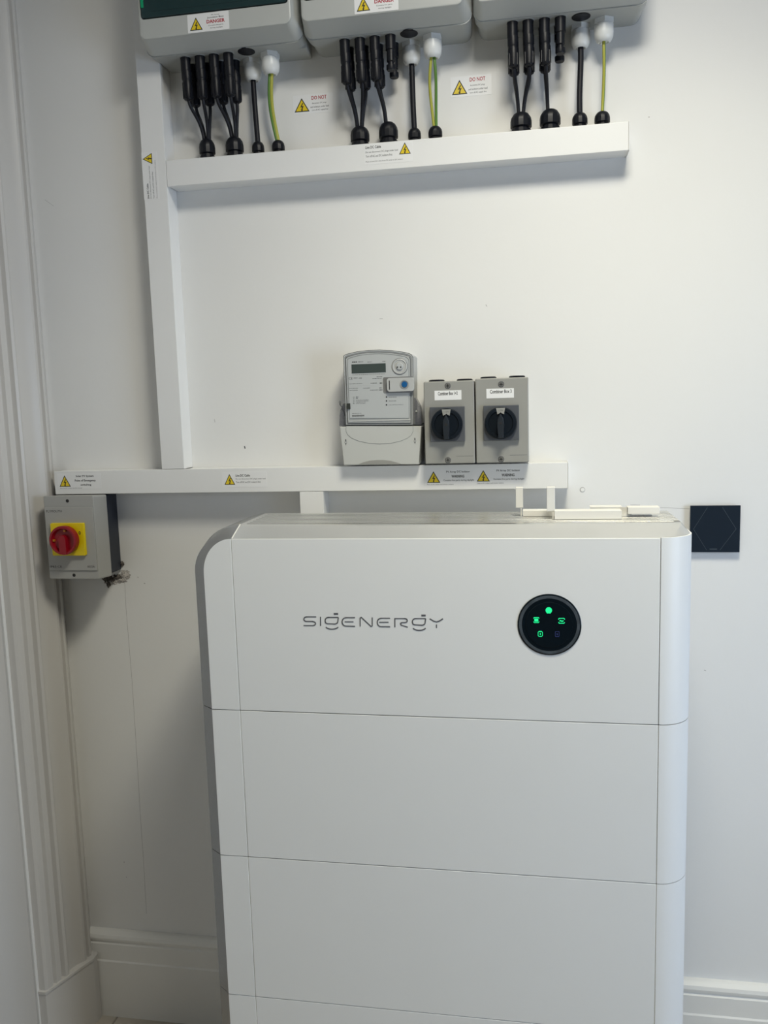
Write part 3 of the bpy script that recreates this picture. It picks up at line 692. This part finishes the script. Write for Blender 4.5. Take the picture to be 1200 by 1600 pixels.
# red knob
kx, kz = sp(290, 748, YP-.022)
kn = obj('red_knob', lathe([(0.0275, 0.007), (0.0300, 0.010), (0.0306, 0.022), (0.0296, 0.0245), (0.0255, 0.0245), (0.0225, 0.0170), (0.0100, 0.0165)], (kx, YP, kz), 'y', 48), M['red'], sw)
hd = [(kx-.0085, kz+.004), (kx-.0055, kz+.0095), (kx, kz+.0115), (kx+.0055, kz+.0095), (kx+.0085, kz+.004), (kx+.0085, kz-.0290), (kx-.0085, kz-.0290)]
obj('knob_grip', prism(hd, YP-.0160, YP-.0265, .0018), M['red'], kn)
for (dx, dz, m_) in ((-.0215, 0.0, 'swyellow'), (.0045, .0205, 'swyellow')):
    s = obj('padlock_hole', box(kx+dx-.0020, YP-.0222, kz+dz-.0024, kx+dx+.0020, YP-.0168, kz+dz+.0024, .0004), M['hole_orange'], kn)
for (X, Y) in ((332, 376), (395, 1072)):
    c_ = sp(X, Y, YS); obj('screw_hole', lathe([(0.0036, 0), (0.0036, 0.0004)], (c_[0], YS, c_[1]), 'y', 20), M['ink'], cv)
    obj('hole_rim', lathe([(0.0045, 0), (0.0042, 0.0002)], (c_[0], YS, c_[1]), 'y', 20), M['sw_grey'], cv)
for s, a_, b_, c_, d_ in (("PLYMOUTH", 120, 462, 271, 484), ("IP65", 166, 982, 220, 1002), ("CE", 236, 982, 272, 1002), ("0032A", 514, 982, 580, 1002)):
    a, b, c, d = srect(a_+(14 if s == 'PLYMOUTH' else 6), b_, c_+8, d_, YP); text('lettering', s, a, b, c, d, YP, M['ink'], sw, bold=.0)

# chipped plaster and exposed hole under the switch's right corner
rnd = random.Random(3)
def patch(name, ellipses, hmax, m_, lab, step=1.1):
    """ragged crumbly relief on the wall: small cells of uneven height inside a noisy outline"""
    H = {}; u0, u1, v0, v1 = 158, 212, 870, 922
    nu, nv = int((u1-u0)/step), int((v1-v0)/step)
    from mathutils import noise
    for a in range(nu+1):
        for b in range(nv+1):
            u, v = u0+a*step, v0+b*step
            f = min(math.hypot((u-cu)/ru, (v-cv)/rv) for cu, cv, ru, rv in ellipses)
            f += .45*noise.noise(Vector((u*.35, v*.35, len(name)))) + .15*noise.noise(Vector((u*1.3, v*1.3, 3)))
            H[a, b] = f
    bm = bmesh.new(); V = {}
    def vert(a, b):
        if (a, b) not in V:
            p = py_(u0+a*step+rnd.uniform(-.4, .4), v0+b*step+rnd.uniform(-.4, .4), W)
            V[a, b] = bm.verts.new((p.x, W+.0006-max(0, 1.15-H[a, b])*hmax*rnd.uniform(.5, 1.6)-.0004, p.z))
        return V[a, b]
    for a in range(nu):
        for b in range(nv):
            c4 = ((a, b), (a+1, b), (a+1, b+1), (a, b+1))
            if sum(H[c] < 1 for c in c4) >= 3: bm.faces.new([vert(*c) for c in c4])
    o = obj(name, bm, m_, smooth=False); rehome(o, py_(185, 900, W)); o['kind'] = 'stuff'; tag(o, lab, 'plaster')
patch('broken_plaster', [(195, 899, 9, 9), (186, 906, 14, 6), (176, 909, 12, 5)], .0022, M['plaster'], 'rough broken plaster edge on the wall below the black switch base')
patch('exposed_plaster', [(171, 905, 11, 6.5), (184, 902, 8, 4.5), (170, 912, 4, 6), (191, 881, 3.5, 4)], .0045, M['plaster_d'], 'dark crumbly patch of bare plaster at the switch corner')
# hairline crack, small marks (thin relief on the wall itself)
def wallmark(name, pts, wd, m):
    bm = bmesh.new(); q = [py_(u, v, W) for u, v in pts]; stroke(bm, [(p.x, p.z) for p in q], wd, W, .00012)
    return bm
wb = bpy.data.objects['wall_back']
cr = [(193, 908), (195, 912), (197, 950), (201, 1000), (206, 1060), (210, 1120), (215, 1200), (219, 1270), (224, 1340), (229, 1428)]
obj('hairline_crack', wallmark('c', cr, .0007, 0), M['mark'], wb, smooth=False)
obj('pencil_line', wallmark('c', [(1030, 793), (1078, 795)], .0009, 0), M['pencil'], wb, smooth=False)
for pts, wd in (([(382, 697), (383, 701)], .0024), ([(593, 498), (598, 498)], .0009), ([(1013, 183), (1015, 183)], .0015), ([(759, 476), (761, 479)], .0012), ([(110, 1118), (110, 1121)], .002), ([(215, 901), (216, 903)], .0016), ([(225, 911), (227, 912)], .0016), ([(194, 1346), (194, 1348)], .0016), ([(197, 1370), (198, 1371)], .0014), ([(1100, 1047), (1103, 1048)], .0012), ([(70, 312), (84, 322)], .0005), ([(985, 789), (1000, 789)], .0008), ([(335, 655), (336, 660)], .0008)):
    obj('small_mark', wallmark('c', pts, wd, 0), M['mark'] if wd < .002 else M['ink_grey'], wb, smooth=False)
p = py_(910, 765, W)
bm = lathe([(0.0052, 0), (0.0050, 0.0006), (0.0042, 0.0008)], (p.x, W, p.z), 'y', 20)
o = obj('wall_plug', bm, M['mark']); rehome(o, (p.x, W, p.z)); tag(o, 'small round wall plug in the wall right of the lower trunking', 'wall plug')
obj('plug_filler', lathe([(0.0040, 0), (0.0034, 0.0004)], (p.x+.0004, W-.0008, p.z-.0004), 'y', 20), M['wall'], o)

# ================================================================== DARK WALL PLATE
YK = W-0.011
a = py_(1078, 790, YK); b = py_(1157.5, 790, YK); c = py_(1156, 863, YK); d = py_(1093, 863, YK)
x0, x1, z1, z0 = a.x+.001, b.x, (a.z+b.z)/2, c.z
kp = thing('wall_plate', ((x0+x1)/2, W, z0), 'square dark slate touch plate on the wall right of the cabinet stack', 'wall plate')
obj('glass_front', box(x0, YK, z0, x1, YK+.0045, z1, .0006), M['slate'], kp)
obj('plate_back', box(x0+.003, YK+.0045, z0+.003, x1-.003, W, z1-.003, .001), M['sw_black'], kp)
wd, hh = x1-x0, z1-z0
def kf(fx, fz): return (x0+wd*fx, z0+hh*fz)
bm = bmesh.new()
stroke(bm, [kf(.34, .96), kf(.07, .50), kf(.34, .05)], .0006, YK, .00008)
stroke(bm, [kf(.64, .96), kf(.92, .50), kf(.61, .05)], .0006, YK, .00008)
obj('etched_line', bm, M['slate_line'], kp, smooth=False)
e = kf(.40, .06); f_ = kf(.55, .078); obj('small_mark', box(e[0], YK-.0001, e[1], f_[0], YK, f_[1]), M['slate_line'], kp, smooth=False)

# ================================================================== WHITE CABINET STACK (control unit and battery modules)
XS2 = 0.694; XLW = -0.0515; RA = 0.0540; CX, CY = XS2, RA     # right hand corner arc centre
def arcR(y, off=0.0):
    r = RA-off
    if y >= CY: return CX+r
    d = CY-y
    return CX+math.sqrt(max(r*r-d*d, 0))
def Lx(y):
    if y <= .002: return XLW
    if y <= .020: return XLW-0.0240*(y-.002)/.018
    if y <= .045: return XLW-0.0240-0.003*(y-.020)/.025
    return XLW-0.027
def Tz(y):
    if y <= .002: return 0.0
    if y <= .045: return 0.018*(y-.002)/.043
    if y <= .190: return 0.018
    return 0.018-0.030*(y-.190)/.07
def outline_body(y, z0, z1, top):
    """top: control unit with rounded upper left corner and chamfered lid"""
    L = Lx(y); R = arcR(y, .0018) if y > .0025 else CX+.002
    if y > .21: L += (y-.21)*.4; R -= (y-.21)*.4
    pts = [(L, z0)]
    n = 12
    if top:
        T = Tz(y); r = 0.058+0.020*min(1, max(0, y-.0018)/.043)
        for i in range(n+1):
            a = PI - PI/2*i/n; pts.append((L+(.0008-Lx(y))*(1+math.cos(a)), T-r*(1-math.sin(a))))
        ch = max(T, .0004); cw = .0145*min(1, max(.02, (y-.0018)/.012))
        pts += [(R-cw, T), (R, T-ch)]
    else:
        pts += [(L, z1), (R, z1)]
    pts.append((R, z0))
    return pts
def body(z0, z1, top, parent, name='housing'):
    bm = bmesh.new(); rings = []
    for y in (.0018, .0050, .0085, .013, .020, .027, .034, .040, .045, .054, .19, .21, .26):
        rings.append([bm.verts.new((x, y, z)) for x, z in outline_body(y, z0, z1, top)])
    loft(rings, bm)
    bmesh.ops.recalc_face_normals(bm, faces=bm.faces)
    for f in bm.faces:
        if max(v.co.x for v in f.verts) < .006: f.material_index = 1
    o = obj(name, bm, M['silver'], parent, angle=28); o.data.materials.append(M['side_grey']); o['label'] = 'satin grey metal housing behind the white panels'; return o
G = 0.0006
def panels(z0, z1, parent, top):
    g = G
    # left panel
    if top:
        pts = [(XLW, z0+g)]; r = .058; n = 14
        for i in range(n+1):
            a = PI-PI/2*i/n; pts.append((XLW+r*.875*(1+math.cos(a)), z1-r*(1-math.sin(a))))
        pts += [(-g, z1), (-g, z0+g)]
    else:
        pts = [(XLW, z0+g), (XLW, z1-g), (-g, z1-g), (-g, z0+g)]
    obj('left_panel', prism(pts, .0030, 0, .0007), M['shell'], parent, angle=50)
    zt = z1 if top else z1-g
    obj('front_panel', prism([(g, z0+g), (g, zt), (XS2-g, zt), (XS2-g, z0+g)], .0030, 0, .0007), M['shell'], parent, angle=50)
    bm = bmesh.new()
    pl = [(XS2+g, 0)] + [(CX+RA*math.sin(PI/2*i/16), CY-RA*math.cos(PI/2*i/16)) for i in range(1, 17)] + [(CX+RA, .215), (CX+RA-.0030, .215)] + [(CX+(RA-.003)*math.sin(PI/2*i/16), CY-(RA-.003)*math.cos(PI/2*i/16)) for i in range(16, 0, -1)] + [(XS2+g, .003)]
    add_vprism(bm, pl, z0+g, zt+(0 if not top else .0008))
    be = [e for e in bm.edges if abs(e.verts[0].co.z-e.verts[1].co.z) < 1e-6]
    bmesh.ops.bevel(bm, geom=be, offset=.0005, segments=1, affect='EDGES')
    obj('side_panel', bm, M['shell'], parent, angle=30)['label'] = 'white panel curving round the right corner'
cu = thing('inverter_unit', (.35, .13, -.30), 'white inverter unit with round black status display, topmost of the cabinet stack', 'inverter')
hs = body(-.2994, 0, True, cu)
panels(-.30, 0, cu, True)
bat_lab = ['white battery module directly under the inverter unit', 'white battery module in the middle of the stack, second from its top', 'white battery module lowest in view, cut by the bottom of the photo']
for k in range(3):
    z1 = -.30-.27*k; z0 = z1-.27
    t = thing('battery_module', (.35, .13, z0), bat_lab[k], 'battery', 'stacked battery modules')
    body(z0+.0006, z1-.0006, False, t); panels(z0, z1, t, False)
t = thing('cabinet_plinth', (.35, .13, ZF), 'white base plinth under the stacked battery modules', 'base')
obj('base_frame', box(XLW+.01, .0125, ZF+.012, CX+RA-.026, .24, -1.1106, .004), M['silver'], t)
bm = bmesh.new(); ra = RA-.004
add_vprism(bm, [(XLW+.004, .004)] + [(CX+ra*math.sin(PI/2*i/12), CY-ra*math.cos(PI/2*i/12)) for i in range(13)] + [(CX+ra, .215), (CX+ra-.004, .215)] + [(CX+(ra-.004)*math.sin(PI/2*i/12), CY-(ra-.004)*math.cos(PI/2*i/12)) for i in range(12, -1, -1)] + [(XLW+.004, .008)], ZF+.012, -1.1112)
obj('base_panel', bm, M['shell'], t)
for x in (0.0, .65):
    for y in (.04, .2): obj('foot', lathe([(0.02, 0), (0.02, .010), (0.010, .012), (.010, .0125)], (x, y, ZF), 'z', 20), M['black'], t)
# lid of the inverter: joint and cooling fins
x0 = pz_(369, 823, .018).x
bm = bmesh.new(); j0 = Vector((0.0012, .0022, .0006)); 
add_tube(bm, [Vector((.0008, .0022, .0005)), Vector((.0012, .024, .0098)), Vector((.0016, .0445, .0183))], .0009, 6)
obj('lid_joint', bm, M['bracket'], hs)
nf = 8
obj('fin_shade_bed', box(.012, .0500, .0170, CX+RA-.0170, .1800, .0183), M['fin_shade_bed'], cu, smooth=False)  # added plate, its dark colour imitates shade in the grooves
for i in range(nf):
    y0 = .0500+i*.0165; xl = .012+.0*i; xr_ = CX+RA-.0018-.0145-.0005
    if i == 0: xr_ -= .010
    obj('cooling_fin', box(xl, y0, .0170, xr_, y0+.0108, .0189, .0003, 1), M['silver'], cu)
# round status display
dc = py_(858.2, 976, 0); R0 = 49.5/FPX*1.34
R0 = (py_(908, 976, 0).x-py_(808, 976, 0).x)/2
dp = obj('status_display', lathe([(R0, -.001), (R0, .0008), (R0-.0012, .0016), (R0-.0030, .0018)], (dc.x, 0, dc.z), 'y', 64), M['glass_black'], cu); dp['label'] = 'round black glossy status display'
obj('display_ring', lathe([(R0-.0022, 0.0017), (R0-.0045, .0021), (R0*.78, .0013), (R0*.74, .0018)], (dc.x, 0, dc.z), 'y', 64), M['ring'], dp)
obj('display_glass', lathe([(R0*.745, .0018), (R0*.735, .0024), (R0*.72, .0026)], (dc.x, 0, dc.z), 'y', 64), M['glass_black'], dp)
YD = -.0027
def dq(X, Y): p = py_(780+X/7.5, 900+Y/7.5, YD); return (p.x, p.z)
def icon(nm, shapes, m, lab):
    bm = bmesh.new()
    for s in shapes:
        if s[0] == 'disc':
            c = dq(s[1], s[2]); r = s[3]/7.5/FPX*1.33
            add_prism(bm, [(c[0]+r*math.cos(2*PI*i/24), c[1]+r*math.sin(2*PI*i/24)) for i in range(24)], YD, YD-.0002)
        elif s[0] == 'line':
            stroke(bm, [dq(*q) for q in s[1]], s[2]/7.5/FPX*1.33, YD, .0002)
        elif s[0] == 'rect':
            a = dq(s[1], s[4]); b = dq(s[3], s[2]); add_prism(bm, roundrect(a[0], a[1], b[0], b[1], .0006, 2), YD, YD-.0002)
    o = obj(nm, bm, m, dp, smooth=False); o['label'] = lab
def rr(X0, Y0, X1, Y1, c=10): return [(X0+c, Y0), (X1-c, Y0), (X1, Y0+c), (X1, Y1-c), (X1-c, Y1), (X0+c, Y1), (X0, Y1-c), (X0, Y0+c), (X0+c, Y0)]
icon('status_light', [('disc', 581, 402, 37), ('line', [(556, 432), (568, 438)], 6), ('line', [(592, 438), (606, 432)], 6)], M['led'], 'round green light')
icon('status_light', [('rect', 412, 500, 458, 534), ('line', [(402, 498), (410, 487), (460, 487), (470, 498)], 8), ('line', [(402, 534), (410, 546), (460, 546), (470, 534)], 7)], M['led'], 'green bracketed square light')
icon('status_light', [('line', [(694, 510), (702, 496), (760, 496), (768, 510)], 9), ('line', [(694, 540), (704, 554), (758, 554), (768, 542)], 8), ('line', [(708, 530), (720, 520), (734, 532), (754, 524)], 11)], M['led'], 'green wave symbol light')
icon('status_light', [('line', rr(456, 650, 507, 708), 6), ('line', [(464, 650), (499, 650)], 12), ('line', [(482, 668), (482, 690)], 10)], M['led'], 'green battery symbol light')
icon('status_light', [('line', rr(657, 650, 702, 710, 6), 4), ('line', [(679, 668), (675, 682), (683, 682), (678, 696)], 5)], M['led_off'], 'dim blue battery symbol')

# logo lettering
def lq(X, Y): p = py_(450+X/4.4444, 930+Y/4.4444, 0); return (p.x, p.z)
LW = 8.2/4.4444/FPX*1.33
def arc(cx, cy, rx, ry, a0, a1, n=8): return [(cx+rx*math.cos(math.radians(a0+(a1-a0)*i/n)), cy+ry*math.sin(math.radians(a0+(a1-a0)*i/n))) for i in range(n+1)]
def g_strokes(x, y):
    return [[(x+92, y+2), (x+22, y+2)] + arc(x+22, y+24, 22, 22, 270, 180, 5) + arc(x+24, y+34, 22, 12, 180, 90, 4) + [(x+62, y+48)] + arc(x+66, y+30, 22, 18, 90, 10, 4) + [(x+92, y+2)],
            arc(x+48, y+58, 48, 26, 155, 25, 9)]
letters = {
 'S': [[(196, 150), (130, 150)] + arc(130, 166, 20, 16, 270, 90, 6) + [(172, 182)] + arc(172, 197, 20, 14, 270, 450, 6) + [(108, 211)]],
 'I': [[(226, 150), (226, 213)]],
 'G': g_strokes(258, 152),
 'E': [[(466, 156), (402, 156)] + arc(402, 185, 26, 29, 270, 90, 9) + [(466, 216)], [(394, 185), (455, 185)]],
 'N': [[(501, 217), (501, 158), (510, 154), (576, 216), (585, 213), (585, 154)]],
 'E2': [[(709, 160), (646, 160)] + arc(646, 189, 26, 29, 270, 90, 9) + [(709, 219)], [(634, 188), (698, 188)]],
 'R': [[(742, 222), (742, 162), (812, 162)] + arc(812, 176, 17, 14, 270, 450, 6) + [(790, 190), (782, 196), (786, 208), (832, 222)]],
 'G2': g_strokes(864, 160),
 'Y': [[(984, 163), (1012, 180), (1031, 185), (1050, 180), (1076, 163)], [(1031, 203), (1031, 228)]],
}
for nm, sts in letters.items():
    bm = bmesh.new()
    for s in sts:
        stroke(bm, [lq(*q) for q in s], LW, 0, .0003)
        
    if nm in ('G', 'G2'):
        X, Y = (333, 130) if nm == 'G' else (941, 141)
        stroke(bm, [lq(X-15, Y), lq(X+15, Y)], LW*1.7, 0, .0003)
    obj('logo_letter', bm, M['logo'], cu, smooth=False)

# ================================================================== WHITE BRACKETS LYING ON TOP
def channel(parent, x0, x1, yf, dep, zb, h, open_left=True):
    th = .0016
    bm = bmesh.new()
    add_box(bm, x0, yf, zb, x1, yf+th, zb+h, .0004, 1); add_box(bm, x0, yf+th, zb+h-th, x1, yf+dep, zb+h, .0004, 1)
    add_box(bm, x0, yf+th, zb, x1, yf+dep, zb+th)
    return bm
ZT = .0191
def bracket(lab, tab, ch, parts):
    pass
# left bracket: channel plus upright tab
def mk(lab, loc, grp='white metal brackets on top of the stack'):
    return thing('mounting_bracket', loc, lab, 'bracket', grp)
def tabpiece(t, u0, u1, vt, vb, y):
    a = py_(u0, vb, y); b = py_(u1, vt, y)
    bm = bmesh.new()
    add_box(bm, a.x, y, a.z, b.x, y+.0018, b.z, .0005, 1); add_box(bm, a.x, y+.0018, b.z-.0018, b.x, y+.012, b.z, .0005, 1)
    obj('upright_tab', bm, M['bracket'], t)
    bm = bmesh.new(); add_box(bm, b.x-.004, y+.0005, ZT, b.x-.0024, y+.020, a.z, 0); add_box(bm, a.x+.002, y+.0018, a.z, b.x, y+.020, a.z+.0016)
    obj('tab_foot', bm, M['bracket'], t, smooth=False)
y1 = pz_(840, 807, ZT).y; y2 = pz_(900, 811.5, ZT).y
y1 = max(y1, .10)
a = py_(817, 800, y1); b = py_(868, 800, y1); h1 = py_(840, 797.5, y1).z-ZT
t = mk('short white bracket with upright tab, left of the two standing tabs', (a.x, y1, ZT))
obj('channel', channel(t, a.x, b.x, y1, .022, ZT, max(h1, .010)), M['bracket'], t); tabpiece(t, 806, 817, 761.5, 793.5, y1+.004)
a = py_(866.5, 800, y2); b = py_(971.5, 800, y2); h2 = py_(900, 798, y2).z-ZT
t = mk('long white channel bracket with the right hand standing tab', (a.x, y2, ZT))
obj('channel', channel(t, a.x, b.x, y2, .024, ZT, max(h2, .011)), M['bracket'], t); tabpiece(t, 854.5, 867, 761, 799, y2+.004)
y3 = y2+.034
a = py_(922, 795, y3); b = py_(972, 795, y3); z_ = py_(945, 791.5, y3).z
t = mk('white channel bracket lying behind the long one', (a.x, y3, ZT))
obj('channel', channel(t, a.x, b.x, y3, .022, ZT, max(z_-ZT, .012)), M['bracket'], t)
y4 = pz_(1000, 808, ZT).y
a = py_(981, 797, y4); b = py_(1031, 797, y4); zt_ = py_(1005, 792.5, y4).z; zl = py_(1005, 803, y4).z
t = mk('white folded bracket at the right end of the row on top of the stack', (a.x, y4, ZT))
bm = channel(t, a.x, b.x, y4, .022, zl, max(zt_-zl, .009)); obj('channel', bm, M['bracket'], t)
c_ = py_(973, 803, y4); bm = bmesh.new(); add_box(bm, c_.x, y4+.012, ZT, a.x+.006, y4+.0136, zt_-.001); add_box(bm, c_.x, y4+.014, ZT, b.x-.01, y4+.022, ZT+.0016); add_box(bm, a.x+.004, y4+.0136, ZT, a.x+.008, y4+.0205, zl+.001)
obj('bracket_leg', bm, M['bracket'], t, smooth=False)
